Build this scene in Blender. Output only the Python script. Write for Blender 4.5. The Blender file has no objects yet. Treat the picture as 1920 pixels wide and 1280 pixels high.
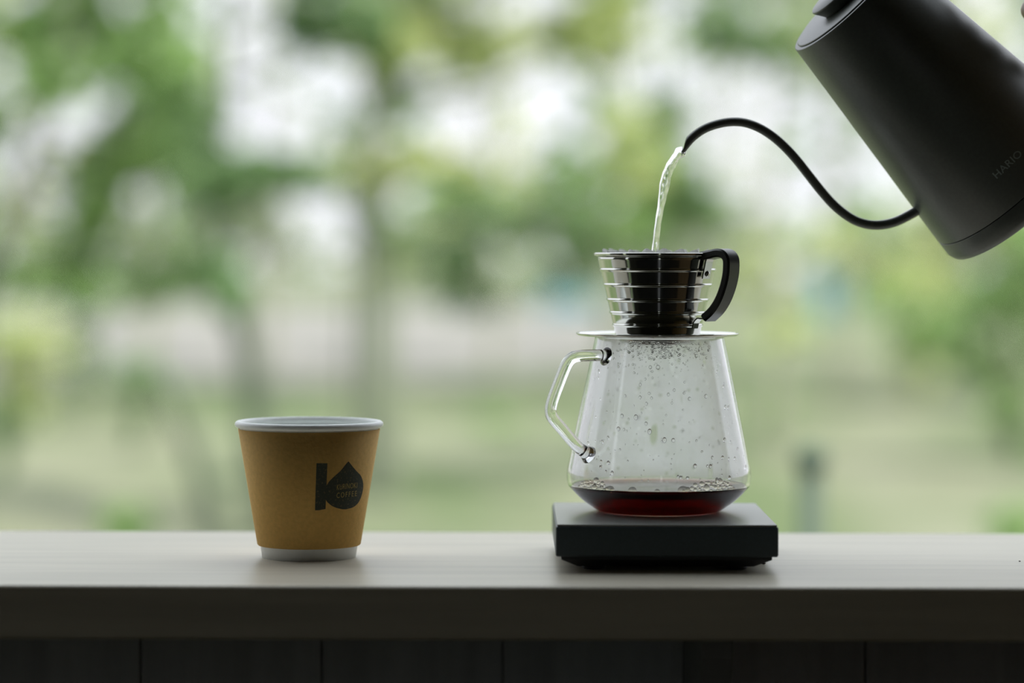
import bpy, bmesh, math, random
from mathutils import Vector, Matrix

rnd = random.Random(11)
SC = bpy.context.scene
COL = SC.collection

# ------------------------------------------------------------------ camera
F = 100.0 / 36.0 * 1920.0            # focal length in pixels of the 1920x1280 frame
TABLE_Z = 0.92
EYE = Vector((0.0, 0.0, TABLE_Z + 0.187))
PITCH = math.atan(160.0 / F)
ROLL = 0.0029
FWD = Vector((0, math.cos(PITCH), -math.sin(PITCH)))
_r = Vector((1, 0, 0)); _u = Vector((0, math.sin(PITCH), math.cos(PITCH)))
RIGHT = _r * math.cos(ROLL) + _u * math.sin(ROLL)
UP = _u * math.cos(ROLL) - _r * math.sin(ROLL)
cam = bpy.data.cameras.new('camera')
cam_o = bpy.data.objects.new('camera', cam); COL.objects.link(cam_o)
M = Matrix.Identity(4)
for i in range(3):
    M[i][0] = RIGHT[i]; M[i][1] = UP[i]; M[i][2] = -FWD[i]; M[i][3] = EYE[i]
cam_o.matrix_world = M
cam.lens = 100; cam.sensor_width = 36; cam.clip_start = 0.05; cam.clip_end = 1000
cam.dof.use_dof = True
cam.dof.focus_distance = 1.735
cam.dof.aperture_fstop = 2.8
SC.camera = cam_o

# ------------------------------------------------------------------ light
SC.view_settings.view_transform = 'Standard'
SC.view_settings.look = 'None'
SC.view_settings.gamma = 1.0
SC.view_settings.use_curve_mapping = False
SC.view_settings.exposure = 0.0
SC.cycles.transparent_max_bounces = 32
SC.cycles.diffuse_bounces = 8

world = bpy.data.worlds.new('world'); SC.world = world
world.use_nodes = True
nt = world.node_tree; nt.nodes.clear()
wo = nt.nodes.new('ShaderNodeOutputWorld'); bg = nt.nodes.new('ShaderNodeBackground')
geo = nt.nodes.new('ShaderNodeTexCoord'); sep = nt.nodes.new('ShaderNodeSeparateXYZ')
ramp = nt.nodes.new('ShaderNodeValToRGB')
nt.links.new(geo.outputs['Generated'], sep.inputs[0])
nt.links.new(sep.outputs['Z'], ramp.inputs[0])
# bright veiled sky: brighter towards the zenith, as a thin overcast is
ramp.color_ramp.elements[0].position = 0.0
ramp.color_ramp.elements[0].color = (1.10, 1.10, 1.20, 1)
ramp.color_ramp.elements[1].position = 1.0
ramp.color_ramp.elements[1].color = (2.1, 2.3, 2.45, 1)
nt.links.new(ramp.outputs[0], bg.inputs[0]); bg.inputs[1].default_value = 1.0
nt.links.new(bg.outputs[0], wo.inputs[0])

sun = bpy.data.lights.new('sun', 'SUN'); sun.energy = 6.0; sun.angle = math.radians(4)
sun.color = (1.0, 0.95, 0.84)
sun_o = bpy.data.objects.new('sun', sun); COL.objects.link(sun_o)
sun_o.rotation_euler = Vector((-0.30, 0.42, -0.86)).to_track_quat('-Z', 'Y').to_euler()
sun_o.location = (3, -4, 9)

# ------------------------------------------------------------------ helpers
def ray(px, py):
    return FWD + RIGHT * ((px - 960.0) / F) + UP * ((640.0 - py) / F)

def at(px, py, y):
    """world point seen at a pixel of the photograph, at distance y from the lens"""
    d = ray(px, py)
    return EYE + d * (y / d.y)

def on_plane(px, py, p, n):
    d = ray(px, py)
    return EYE + d * ((p - EYE).dot(n) / d.dot(n))

def link(o, parent=None):
    COL.objects.link(o)
    if parent is not None:
        o.parent = parent
        o.matrix_parent_inverse = Matrix.Identity(4)
    return o

def tag(o, label=None, cat=None, group=None, kind=None):
    if label: o['label'] = label
    if cat: o['category'] = cat
    if group: o['group'] = group
    if kind: o['kind'] = kind
    return o

def thing(name, label, cat, loc=(0, 0, 0), group=None):
    o = bpy.data.objects.new(name, None); o.empty_display_size = 0.02
    o.location = loc
    link(o); tag(o, label, cat, group)
    return o

def mesh_obj(name, verts, faces, mat, parent=None, smooth=True, loc=(0, 0, 0)):
    me = bpy.data.meshes.new(name)
    me.from_pydata([tuple(v) for v in verts], [], faces)
    if smooth:
        me.polygons.foreach_set('use_smooth', [True] * len(me.polygons))
    me.update()
    if mat: me.materials.append(mat)
    o = bpy.data.objects.new(name, me); o.location = loc
    return link(o, parent)

def lathe(prof, seg=96, close=False):
    """profile of (r, z) turned about z; r == 0 ends become poles"""
    v = []; f = []; rows = []
    for r, z in prof:
        if r < 1e-7:
            rows.append([len(v)]); v.append((0, 0, z))
        else:
            s = len(v); rows.append(list(range(s, s + seg)))
            for i in range(seg):
                a = 2 * math.pi * i / seg
                v.append((r * math.cos(a), r * math.sin(a), z))
    n = len(rows)
    for k in range(n if close else n - 1):
        A = rows[k]; B = rows[(k + 1) % n]
        for i in range(seg):
            j = (i + 1) % seg
            if len(A) == 1 and len(B) == 1: continue
            if len(A) == 1: f.append((A[0], B[j], B[i]))
            elif len(B) == 1: f.append((A[i], A[j], B[0]))
            else: f.append((A[i], A[j], B[j], B[i]))
    return v, f

def catmull(pts, n=8):
    P = [Vector(p) for p in pts]
    out = []
    Q = [P[0] * 2 - P[1]] + P + [P[-1] * 2 - P[-2]]
    for i in range(1, len(Q) - 2):
        a, b, c, d = Q[i - 1], Q[i], Q[i + 1], Q[i + 2]
        for k in range(n):
            t = k / n
            out.append(0.5 * ((2 * b) + (c - a) * t + (2 * a - 5 * b + 4 * c - d) * t * t + (3 * b - a - 3 * c + d) * t ** 3))
    out.append(P[-1])
    return out

def tube(path, rad, seg=16, cap=True, squash=None):
    """tube along path; rad a number or a function of t in 0..1"""
    v = []; f = []
    n = len(path)
    t0 = (path[1] - path[0]).normalized()
    nrm = t0.orthogonal().normalized()
    prev = t0
    for i, p in enumerate(path):
        t = (path[min(i + 1, n - 1)] - path[max(i - 1, 0)]).normalized()
        q = prev.rotation_difference(t); nrm = (q @ nrm).normalized(); prev = t
        b = t.cross(nrm)
        R = rad(i / (n - 1)) if callable(rad) else rad
        for k in range(seg):
            a = 2 * math.pi * k / seg
            v.append(p + (nrm * math.cos(a) + b * math.sin(a)) * R)
    for i in range(n - 1):
        for k in range(seg):
            j = (k + 1) % seg
            f.append((i * seg + k, i * seg + j, (i + 1) * seg + j, (i + 1) * seg + k))
    if cap:
        f.append(tuple(reversed(range(seg)))); f.append(tuple(range((n - 1) * seg, n * seg)))
    return v, f

def merge(*parts):
    V = []; Fc = []
    for v, f in parts:
        s = len(V); V += [tuple(x) for x in v]; Fc += [tuple(i + s for i in q) for q in f]
    return V, Fc

def box_mesh(x0, x1, y0, y1, z0, z1):
    v = [(x, y, z) for z in (z0, z1) for y in (y0, y1) for x in (x0, x1)]
    f = [(0, 2, 3, 1), (4, 5, 7, 6), (0, 1, 5, 4), (1, 3, 7, 5), (3, 2, 6, 7), (2, 0, 4, 6)]
    return v, f

def bevel(o, w, seg=3):
    bm = bmesh.new(); bm.from_mesh(o.data)
    bmesh.ops.bevel(bm, geom=bm.edges[:], offset=w, segments=seg, profile=0.5, affect='EDGES')
    bm.to_mesh(o.data); bm.free()
    for p in o.data.polygons: p.use_smooth = False
    return o

def solid(name, b, mat, parent=None, w=0.0):
    o = mesh_obj(name, *box_mesh(*b), mat, parent, smooth=False)
    if w: bevel(o, w)
    return o

# ------------------------------------------------------------------ materials
def new_mat(name):
    m = bpy.data.materials.new(name); m.use_nodes = True
    return m, m.node_tree.nodes, m.node_tree.links, m.node_tree.nodes['Principled BSDF']

def pmat(name, col, rough=0.5, metal=0.0, spec=0.5, var=0.0, scale=40.0, bump=0.0, stretch=None, trans=0.0, ior=1.5):
    m, N, L, b = new_mat(name)
    b.inputs['Roughness'].default_value = rough
    b.inputs['Metallic'].default_value = metal
    b.inputs['Specular IOR Level'].default_value = spec
    b.inputs['IOR'].default_value = ior
    b.inputs['Transmission Weight'].default_value = trans
    tc = N.new('ShaderNodeTexCoord'); mp = N.new('ShaderNodeMapping')
    L.new(tc.outputs['Object'], mp.inputs[0])
    if stretch: mp.inputs['Scale'].default_value = stretch
    nz = N.new('ShaderNodeTexNoise'); nz.inputs['Scale'].default_value = scale
    nz.inputs['Detail'].default_value = 5
    L.new(mp.outputs[0], nz.inputs['Vector'])
    cr = N.new('ShaderNodeValToRGB')
    cr.color_ramp.elements[0].position = 0.3; cr.color_ramp.elements[1].position = 0.7
    cr.color_ramp.elements[0].color = tuple(c * (1 - var) for c in col) + (1,)
    cr.color_ramp.elements[1].color = tuple(min(1, c * (1 + var)) for c in col) + (1,)
    L.new(nz.outputs['Fac'], cr.inputs[0]); L.new(cr.outputs[0], b.inputs['Base Color'])
    if bump:
        bp = N.new('ShaderNodeBump'); bp.inputs['Strength'].default_value = bump
        bp.inputs['Distance'].default_value = 0.001
        L.new(nz.outputs['Fac'], bp.inputs['Height']); L.new(bp.outputs[0], b.inputs['Normal'])
    return m

def leaf_mat(name, c1, c2, trans=0.45):
    m, N, L, b = new_mat(name)
    N.remove(b)
    out = [n for n in N if n.type == 'OUTPUT_MATERIAL'][0]
    ge = N.new('ShaderNodeNewGeometry')
    cr = N.new('ShaderNodeValToRGB')
    cr.color_ramp.elements[0].color = c1 + (1,); cr.color_ramp.elements[1].color = c2 + (1,)
    L.new(ge.outputs['Random Per Island'], cr.inputs[0])
    df = N.new('ShaderNodeBsdfDiffuse'); tr = N.new('ShaderNodeBsdfTranslucent')
    L.new(cr.outputs[0], df.inputs[0]); L.new(cr.outputs[0], tr.inputs[0])
    mx = N.new('ShaderNodeMixShader'); mx.inputs[0].default_value = trans
    L.new(df.outputs[0], mx.inputs[1]); L.new(tr.outputs[0], mx.inputs[2])
    L.new(mx.outputs[0], out.inputs['Surface'])
    return m

MAT = {}
MAT['counter'] = pmat('pale_wood', (0.56, 0.515, 0.415), rough=0.38, var=0.10, scale=9, bump=0.12, stretch=(0.5, 9, 9))
MAT['dark_panel'] = pmat('dark_panel', (0.55, 0.56, 0.58), rough=0.6, var=0.12, scale=6, stretch=(8, 8, 0.6))
MAT['bracket'] = pmat('bracket_wood', (0.30, 0.30, 0.30), rough=0.6, var=0.15, scale=8)
MAT['room_wall'] = pmat('room_wall', (0.064, 0.062, 0.046), rough=0.7, var=0.15, scale=3, stretch=(6, 6, 0.5))
MAT['wood_wall'] = pmat('wood_wall', (0.26, 0.17, 0.08), rough=0.6, var=0.15, scale=3, stretch=(6, 6, 0.5))
MAT['room_floor'] = pmat('room_floor', (0.028, 0.028, 0.023), rough=0.22, var=0.2, scale=4)
MAT['ceiling'] = pmat('ceiling', (0.05, 0.042, 0.032), rough=0.8, var=0.1, scale=4)
MAT['paper'] = pmat('white_paper', (0.90, 0.92, 0.90), rough=0.45, var=0.02, scale=300, bump=0.05)
MAT['kraft'] = pmat('kraft_paper', (0.68, 0.42, 0.125), rough=0.75, var=0.07, scale=400, bump=0.25, spec=0.25)
MAT['steel'] = pmat('stainless', (0.56, 0.56, 0.53), rough=0.09, metal=1.0, var=0.02, scale=60)
MAT['black_plastic'] = pmat('black_plastic', (0.018, 0.018, 0.017), rough=0.32, var=0.1, scale=200)
MAT['kettle'] = pmat('satin_black', (0.082, 0.092, 0.082), rough=0.40, spec=1.0, var=0.1, scale=500, bump=0.04)
MAT['kettle_mark'] = pmat('grey_print', (0.36, 0.42, 0.41), rough=0.5, var=0.1, scale=200)
MAT['scale_body'] = pmat('scale_black', (0.026, 0.042, 0.048), rough=0.42, var=0.1, scale=600, bump=0.05)
MAT['scale_top'] = pmat('scale_top_satin', (0.21, 0.215, 0.20), rough=0.30, spec=0.9, var=0.05, scale=600, bump=0.03)
MAT['scale_base'] = pmat('scale_base_black', (0.010, 0.012, 0.013), rough=0.6, var=0.1, scale=300)
MAT['filter'] = leaf_mat('filter_paper', (0.86, 0.86, 0.84), (0.88, 0.88, 0.86), 0.55)
MAT['grounds_hole_shade'] = pmat('coffee_grounds_hole_shade', (0.05, 0.028, 0.014), rough=0.6, var=0.5, scale=500, bump=0.6)  # coffee crumbs, and the painted shade of the drain holes
MAT['skin'] = pmat('skin', (0.27, 0.19, 0.10), rough=0.5, var=0.08, scale=60, bump=0.08)
MAT['nail'] = pmat('nail', (0.52, 0.34, 0.27), rough=0.3, var=0.03, scale=60)
MAT['cloth'] = pmat('dark_sleeve_cloth', (0.03, 0.032, 0.035), rough=0.9, var=0.2, scale=300, bump=0.3)
MAT['bark'] = pmat('bark', (0.115, 0.135, 0.085), rough=0.9, var=0.3, scale=5, bump=0.4)
MAT['bark_dark'] = pmat('bark_dark', (0.07, 0.09, 0.06), rough=0.9, var=0.3, scale=5, bump=0.4)
MAT['bark_mid'] = pmat('bark_mid', (0.16, 0.185, 0.13), rough=0.9, var=0.3, scale=5, bump=0.4)
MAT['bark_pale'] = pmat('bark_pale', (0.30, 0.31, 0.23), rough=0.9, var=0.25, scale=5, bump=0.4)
MAT['post'] = pmat('dark_post', (0.045, 0.075, 0.05), rough=0.6, var=0.15, scale=12)
MAT['teal'] = pmat('teal_paint', (0.09, 0.26, 0.32), rough=0.5, var=0.1, scale=4)
MAT['teal_dark'] = pmat('teal_lid', (0.07, 0.20, 0.26), rough=0.5, var=0.1, scale=4)
MAT['leaf_mid'] = leaf_mat('leaf_mid', (0.17, 0.29, 0.11), (0.34, 0.48, 0.19))
MAT['leaf_dark'] = leaf_mat('leaf_dark', (0.15, 0.26, 0.12), (0.27, 0.39, 0.18))
MAT['leaf_yellow'] = leaf_mat('leaf_yellow', (0.40, 0.50, 0.21), (0.60, 0.63, 0.32))
MAT['leaf_pale'] = leaf_mat('leaf_pale', (0.34, 0.42, 0.26), (0.48, 0.53, 0.36))  # pale green leaves; on the far trees this paleness stands in for haze

# printed ink, a little worn
def ink():
    m, N, L, b = new_mat('ink')
    tc = N.new('ShaderNodeTexCoord'); nz = N.new('ShaderNodeTexNoise')
    nz.inputs['Scale'].default_value = 900; nz.inputs['Detail'].default_value = 3
    L.new(tc.outputs['Object'], nz.inputs['Vector'])
    cr = N.new('ShaderNodeValToRGB')
    cr.color_ramp.elements[0].position = 0.58; cr.color_ramp.elements[0].color = (0.030, 0.036, 0.022, 1)
    cr.color_ramp.elements[1].position = 0.80; cr.color_ramp.elements[1].color = (0.20, 0.15, 0.06, 1)
    L.new(nz.outputs['Fac'], cr.inputs[0]); L.new(cr.outputs[0], b.inputs['Base Color'])
    b.inputs['Roughness'].default_value = 0.7
    return m
MAT['ink'] = ink()
MAT['ink_letter'] = pmat('kraft_letter', (0.40, 0.30, 0.09), rough=0.75, var=0.15, scale=900)

def glass(name, col=(1, 1, 1), rough=0.0, ior=1.47):
    m, N, L, b = new_mat(name)
    N.remove(b)
    out = [n for n in N if n.type == 'OUTPUT_MATERIAL'][0]
    g = N.new('ShaderNodeBsdfGlass'); g.inputs['Color'].default_value = col + (1,)
    g.inputs['Roughness'].default_value = rough; g.inputs['IOR'].default_value = ior
    L.new(g.outputs[0], out.inputs['Surface'])
    return m
MAT['glass'] = glass('clear_glass', (0.998, 1.0, 0.999))
MAT['water'] = glass('water', (1, 1, 1), 0.0, 1.333)
MAT['bubble'] = glass('bubble_film', (1.0, 0.98, 0.92), 0.0, 1.24)

def coffee():
    m, N, L, b = new_mat('coffee')
    N.remove(b)
    out = [n for n in N if n.type == 'OUTPUT_MATERIAL'][0]
    g = N.new('ShaderNodeBsdfGlass'); g.inputs['IOR'].default_value = 1.34
    L.new(g.outputs[0], out.inputs['Surface'])
    va = N.new('ShaderNodeVolumeAbsorption')
    va.inputs['Color'].default_value = (0.83, 0.33, 0.14, 1); va.inputs['Density'].default_value = 290
    L.new(va.outputs[0], out.inputs['Volume'])
    return m
MAT['coffee'] = coffee()

def fog():
    """condensation on the inside of the carafe, run clear along a few drip tracks"""
    m, N, L, b = new_mat('condensation')
    N.remove(b)
    out = [n for n in N if n.type == 'OUTPUT_MATERIAL'][0]
    tc = N.new('ShaderNodeTexCoord')
    nz = N.new('ShaderNodeTexNoise'); nz.inputs['Scale'].default_value = 55; nz.inputs['Detail'].default_value = 6
    L.new(tc.outputs['Object'], nz.inputs['Vector'])
    vo = N.new('ShaderNodeTexVoronoi'); vo.inputs['Scale'].default_value = 130
    L.new(tc.outputs['Object'], vo.inputs['Vector'])
    a = N.new('ShaderNodeMapRange'); a.inputs[1].default_value = 0.3; a.inputs[2].default_value = 0.7
    a.inputs[3].default_value = 0.46; a.inputs[4].default_value = 0.58
    L.new(nz.outputs['Fac'], a.inputs[0])
    # drip tracks: stretched noise
    mp = N.new('ShaderNodeMapping'); mp.inputs['Scale'].default_value = (95, 95, 6)
    L.new(tc.outputs['Object'], mp.inputs[0])
    n2 = N.new('ShaderNodeTexNoise'); n2.inputs['Scale'].default_value = 1.0; n2.inputs['Detail'].default_value = 1
    L.new(mp.outputs[0], n2.inputs['Vector'])
    t = N.new('ShaderNodeMapRange'); t.inputs[1].default_value = 0.66; t.inputs[2].default_value = 0.70
    t.inputs[3].default_value = 1.0; t.inputs[4].default_value = 0.35
    L.new(n2.outputs['Fac'], t.inputs[0])
    d = N.new('ShaderNodeMapRange'); d.inputs[1].default_value = 0.10; d.inputs[2].default_value = 0.22
    d.inputs[3].default_value = 0.55; d.inputs[4].default_value = 1.0
    L.new(vo.outputs['Distance'], d.inputs[0])
    m1 = N.new('ShaderNodeMath'); m1.operation = 'MULTIPLY'
    L.new(a.outputs[0], m1.inputs[0]); L.new(t.outputs[0], m1.inputs[1])
    m2 = N.new('ShaderNodeMath'); m2.operation = 'MULTIPLY'
    L.new(m1.outputs[0], m2.inputs[0]); L.new(d.outputs[0], m2.inputs[1])
    sx = N.new('ShaderNodeSeparateXYZ'); L.new(tc.outputs['Object'], sx.inputs[0])
    sd = N.new('ShaderNodeMapRange'); sd.inputs[1].default_value = -0.02; sd.inputs[2].default_value = 0.02
    sd.inputs[3].default_value = 0.36; sd.inputs[4].default_value = 1.6
    L.new(sx.outputs['Y'], sd.inputs[0])
    m3 = N.new('ShaderNodeMath'); m3.operation = 'MULTIPLY'; m3.use_clamp = True
    L.new(m2.outputs[0], m3.inputs[0]); L.new(sd.outputs[0], m3.inputs[1])
    m2 = m3
    tr = N.new('ShaderNodeBsdfTransparent')
    tl = N.new('ShaderNodeBsdfTranslucent'); tl.inputs[0].default_value = (0.99, 0.99, 0.98, 1)
    mx = N.new('ShaderNodeMixShader')
    L.new(m2.outputs[0], mx.inputs[0]); L.new(tr.outputs[0], mx.inputs[1]); L.new(tl.outputs[0], mx.inputs[2])
    L.new(mx.outputs[0], out.inputs['Surface'])
    return m
MAT['fog'] = fog()

def lawn():
    m, N, L, b = new_mat('lawn')
    tc = N.new('ShaderNodeTexCoord')
    n1 = N.new('ShaderNodeTexNoise'); n1.inputs['Scale'].default_value = 0.22; n1.inputs['Detail'].default_value = 3
    n2 = N.new('ShaderNodeTexNoise'); n2.inputs['Scale'].default_value = 1.3; n2.inputs['Detail'].default_value = 4
    mp = N.new('ShaderNodeMapping'); mp.inputs['Scale'].default_value = (3.2, 1.0, 1.0)
    L.new(tc.outputs['Object'], mp.inputs[0]); L.new(mp.outputs[0], n1.inputs['Vector']); L.new(tc.outputs['Object'], n2.inputs['Vector'])
    c1 = N.new('ShaderNodeValToRGB')
    c1.color_ramp.elements[0].position = 0.38; c1.color_ramp.elements[0].color = (0.095, 0.135, 0.060, 1)
    c1.color_ramp.elements[1].position = 0.60; c1.color_ramp.elements[1].color = (0.19, 0.198, 0.142, 1)
    L.new(n1.outputs['Fac'], c1.inputs[0])
    c2 = N.new('ShaderNodeValToRGB')
    c2.color_ramp.elements[0].position = 0.3; c2.color_ramp.elements[0].color = (0.8, 0.82, 0.74, 1)
    c2.color_ramp.elements[1].position = 0.7; c2.color_ramp.elements[1].color = (1, 1, 1, 1)
    L.new(n2.outputs['Fac'], c2.inputs[0])
    mx = N.new('ShaderNodeMix'); mx.data_type = 'RGBA'; mx.blend_type = 'MULTIPLY'; mx.inputs[0].default_value = 1
    L.new(c1.outputs[0], mx.inputs[6]); L.new(c2.outputs[0], mx.inputs[7])
    L.new(mx.outputs[2], b.inputs['Base Color'])
    b.inputs['Roughness'].default_value = 0.95; b.inputs['Specular IOR Level'].default_value = 0.1
    return m
MAT['lawn'] = lawn()
MAT['path'] = pmat('pale_gravel', (0.185, 0.182, 0.168), rough=0.95, var=0.10, scale=0.8, spec=0.1)

# ------------------------------------------------------------------ the setting
def struct(name, b, mat, w=0.0):
    o = solid(name, b, mat, None, w); o['kind'] = 'structure'; return o

struct('floor', (-1.8, 1.8, -2.8, 2.02, -0.06, 0.0), MAT['room_floor'])
struct('ceiling', (-1.8, 1.8, -2.8, 2.02, 2.62, 2.72), MAT['ceiling'])
# left wall with a window opening, rear wall with a narrow door opening
wl = mesh_obj('wall_left', *merge(
    box_mesh(-1.8, -1.7, -2.7, 0.80, 0, 2.62), box_mesh(-1.8, -1.7, 1.02, 2.02, 0, 2.62),
    box_mesh(-1.8, -1.7, 0.80, 1.02, 2.1, 2.62)), MAT['room_wall'], smooth=False)
wl['kind'] = 'structure'
struct('wall_right', (1.7, 1.8, -2.7, 2.02, 0, 2.62), MAT['wood_wall'])
wb = mesh_obj('wall_back', *merge(
    box_mesh(-1.8, 0.0, -2.8, -2.7, 0, 2.62), box_mesh(0.18, 1.8, -2.8, -2.7, 0, 2.62),
    box_mesh(0.0, 0.18, -2.8, -2.7, 2.15, 2.62)), MAT['room_wall'], smooth=False)
wb['kind'] = 'structure'
# low wall under the counter, faced with upright dark panels
wf = struct('wall_front', (-1.7, 1.7, 1.86, 1.98, 0.0, 0.885), MAT['dark_panel'])
x0 = at(943, 1240, 1.84).x
wid = at(1283, 1240, 1.84).x - x0
k = -18
xs = []
while x0 + k * wid < 1.7:
    if x0 + k * wid > -1.7: xs.append(x0 + k * wid)
    k += 1
xs = [-1.7] + xs + [1.7]
for a, b in zip(xs[:-1], xs[1:]):
    if b - a < 0.02: continue
    o = solid('panel', (a + 0.0006, b - 0.0006, 1.842, 1.862, 0.005, 0.884), MAT['dark_panel'], wf, 0.0008)
# ground outside
g = mesh_obj('ground', [(-160, 2.02, 0), (160, 2.02, 0), (160, 220, 0), (-160, 220, 0)], [(0, 1, 2, 3)], MAT['lawn'], smooth=False)
g['kind'] = 'structure'
g2 = mesh_obj('ground_behind', [(-160, -120, -0.07), (160, -120, -0.07), (160, 2.02, -0.07), (-160, 2.02, -0.07)], [(0, 1, 2, 3)], MAT['lawn'], smooth=False)
g2['kind'] = 'structure'
gp = mesh_obj('path', [(-60, 30, 0.01), (-9, 26, 0.01), (-3, 24.5, 0.01), (-0.8, 25, 0.01), (0.5, 27, 0.01), (1.0, 31, 0.01), (1.3, 38, 0.01), (2.2, 48, 0.01), (4.5, 60, 0.01), (4, 66, 0.01), (-5, 64, 0.01), (-20, 58, 0.01), (-60, 52, 0.01)],
              [tuple(range(13))], MAT['path'], smooth=False)
gp['kind'] = 'structure'

# ------------------------------------------------------------------ counter
CF, CB = 1.606, 1.925
counter = solid('wooden_counter', (-1.695, 1.695, CF, CB, TABLE_Z - 0.031, TABLE_Z), MAT['counter'], None, 0.0022)
tag(counter, 'long pale wooden counter under the cup and the scale', 'counter')
bxl, bxr = at(1288, 1240, 1.80).x, at(1342, 1240, 1.80).x
br = mesh_obj('counter_bracket', [(x, y, z) for x in (bxl, bxr) for (y, z) in
              ((1.835, 0.60), (1.835, 0.8885), (1.66, 0.8885), (1.66, 0.872))],
              [(0, 1, 2, 3), (7, 6, 5, 4), (0, 4, 5, 1), (1, 5, 6, 2), (2, 6, 7, 3), (3, 7, 4, 0)], MAT['bracket'], smooth=False)
tag(br, 'dark upright bracket in shadow beneath the counter', 'bracket')

# ------------------------------------------------------------------ paper cup
CUP = at(579.5, 1045.7, 1.763); CUP.z = TABLE_Z
cup = thing('paper_cup', 'squat paper cup in a brown kraft sleeve standing on the counter', 'cup', CUP)
# white inner wall + base
T = 0.0006
v, f = lathe([(0, 0.004), (0.0284, 0.004), (0.0286, 0.0), (0.0291, 0.0), (0.0303, 0.0085), (0.0432, 0.0800), (0.0436, 0.0815),
              (0.0428, 0.0815), (0.0424, 0.0800), (0.0296, 0.0085), (0.0293, 0.006), (0, 0.006)], 128)
mesh_obj('cup_wall', v, f, MAT['paper'], cup)
pr = []
for i in range(16):
    a = 2 * math.pi * i / 16
    pr.append((0.0438 + 0.0022 * math.cos(a), 0.0826 + 0.0021 * math.sin(a)))
v, f = lathe(pr, 128, close=True)
mesh_obj('rolled_rim', v, f, MAT['paper'], cup)
SL_R0, SL_Z0, SL_R1, SL_Z1 = 0.0321, 0.0078, 0.0440, 0.0795
v, f = lathe([(SL_R0 - 0.0012, SL_Z0 + 0.0006), (SL_R0 - 0.0006, SL_Z0 - 0.0002), (SL_R0, SL_Z0 + 0.0004), (SL_R1, SL_Z1), (SL_R1 - 0.0006, SL_Z1 + 0.0002), (SL_R1 - 0.0010, SL_Z1 - 0.0006)], 128, close=True)
sleeve = mesh_obj('sleeve', v, f, MAT['kraft'], cup)
tag(sleeve, 'brown kraft paper sleeve')

def cone_hit(px, py, mat_inv, mat_w, r0, z0, r1, z1, off):
    """point where the sight line through a pixel meets a cone (local axis z), lifted by off; local coords"""
    o = mat_inv @ EYE; d = (mat_inv.to_3x3() @ ray(px, py)).normalized()
    k = (r1 - r0) / (z1 - z0)
    c0 = r0 + off - k * z0
    A = d.x * d.x + d.y * d.y - k * k * d.z * d.z
    B = 2 * (o.x * d.x + o.y * d.y - k * d.z * (c0 + k * o.z))
    C = o.x * o.x + o.y * o.y - (c0 + k * o.z) ** 2
    disc = max(0.0, B * B - 4 * A * C)
    t = (-B - math.sqrt(disc)) / (2 * A)
    return o + d * t

cup_w = Matrix.Translation(CUP); cup_i = cup_w.inverted()
def strip_fill(poly, rows=36, cols=10, fn=None):
    """fills a (roughly y-monotone) pixel outline with a grid and maps it through fn"""
    ys = [p[1] for p in poly]; y0, y1 = min(ys), max(ys)
    v = []; f = []
    for i in range(rows + 1):
        y = y0 + (y1 - y0) * (0.002 + 0.996 * i / rows)
        xs = []
        for (ax, ay), (bx, by) in zip(poly, poly[1:] + poly[:1]):
            if (ay - y) * (by - y) < 0:
                xs.append(ax + (bx - ax) * (y - ay) / (by - ay))
        if len(xs) < 2: xs = [poly[0][0]] * 2
        a, b = min(xs), max(xs)
        for j in range(cols + 1):
            v.append(fn(a + (b - a) * j / cols, y))
    for i in range(rows):
        for j in range(cols):
            q = i * (cols + 1) + j
            f.append((q, q + cols + 1, q + cols + 2, q + 1))
    return v, f
cup_fn = lambda off: (lambda px, py: cone_hit(px, py, cup_i, cup_w, SL_R0, SL_Z0, SL_R1, SL_Z1, off))
drop = [(653.5, 864.6), (657.5, 869.5), (661.8, 875), (669.4, 883.8), (676, 890.6), (680.0, 900.2), (681.2, 910), (679.8, 922), (674.9, 937.0), (667.2, 947.2), (656.3, 953),
        (643, 954.6), (627.8, 950.8), (616.9, 944), (610.6, 936), (608.9, 924), (611.4, 912), (618, 901.5), (627.8, 892), (638.8, 882.2), (646.4, 872.8), (650.5, 867.5)]
dp = [Vector((x, y, 0)) for x, y in drop]
dpc = catmull(dp + [dp[0]], 4)[:-1]
v, f = strip_fill([(p.x, p.y) for p in dpc], fn=cup_fn(0.00012))
lg = mesh_obj('drop_print', v, f, MAT['ink'], sleeve)
tag(lg, 'dark printed drop emblem')
v, f = strip_fill([(593.4, 868), (614, 868), (610.3, 956), (590.6, 956.5)], fn=cup_fn(0.00010))
lg = mesh_obj('bar_print', v, f, MAT['ink'], sleeve)
tag(lg, 'dark printed upright bar of the emblem')

def text_mesh(s, spacing=1.0, bold=0.0):
    cu = bpy.data.curves.new('t', 'FONT'); cu.body = s; cu.space_character = spacing; cu.offset = bold
    cu.resolution_u = 4
    o = bpy.data.objects.new('t', cu); COL.objects.link(o)
    dg = bpy.context.evaluated_depsgraph_get()
    me = o.evaluated_get(dg).to_mesh()
    vs = [tuple(x.co) for x in me.vertices]; fs = [tuple(p.vertices) for p in me.polygons]
    o.evaluated_get(dg).to_mesh_clear()
    bpy.data.objects.remove(o); bpy.data.curves.remove(cu)
    x0 = min(p[0] for p in vs); x1 = max(p[0] for p in vs); y0 = min(p[1] for p in vs); y1 = max(p[1] for p in vs)
    return [((p[0] - x0) / (x1 - x0), (p[1] - y0) / (y1 - y0)) for p in vs], fs

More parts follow.
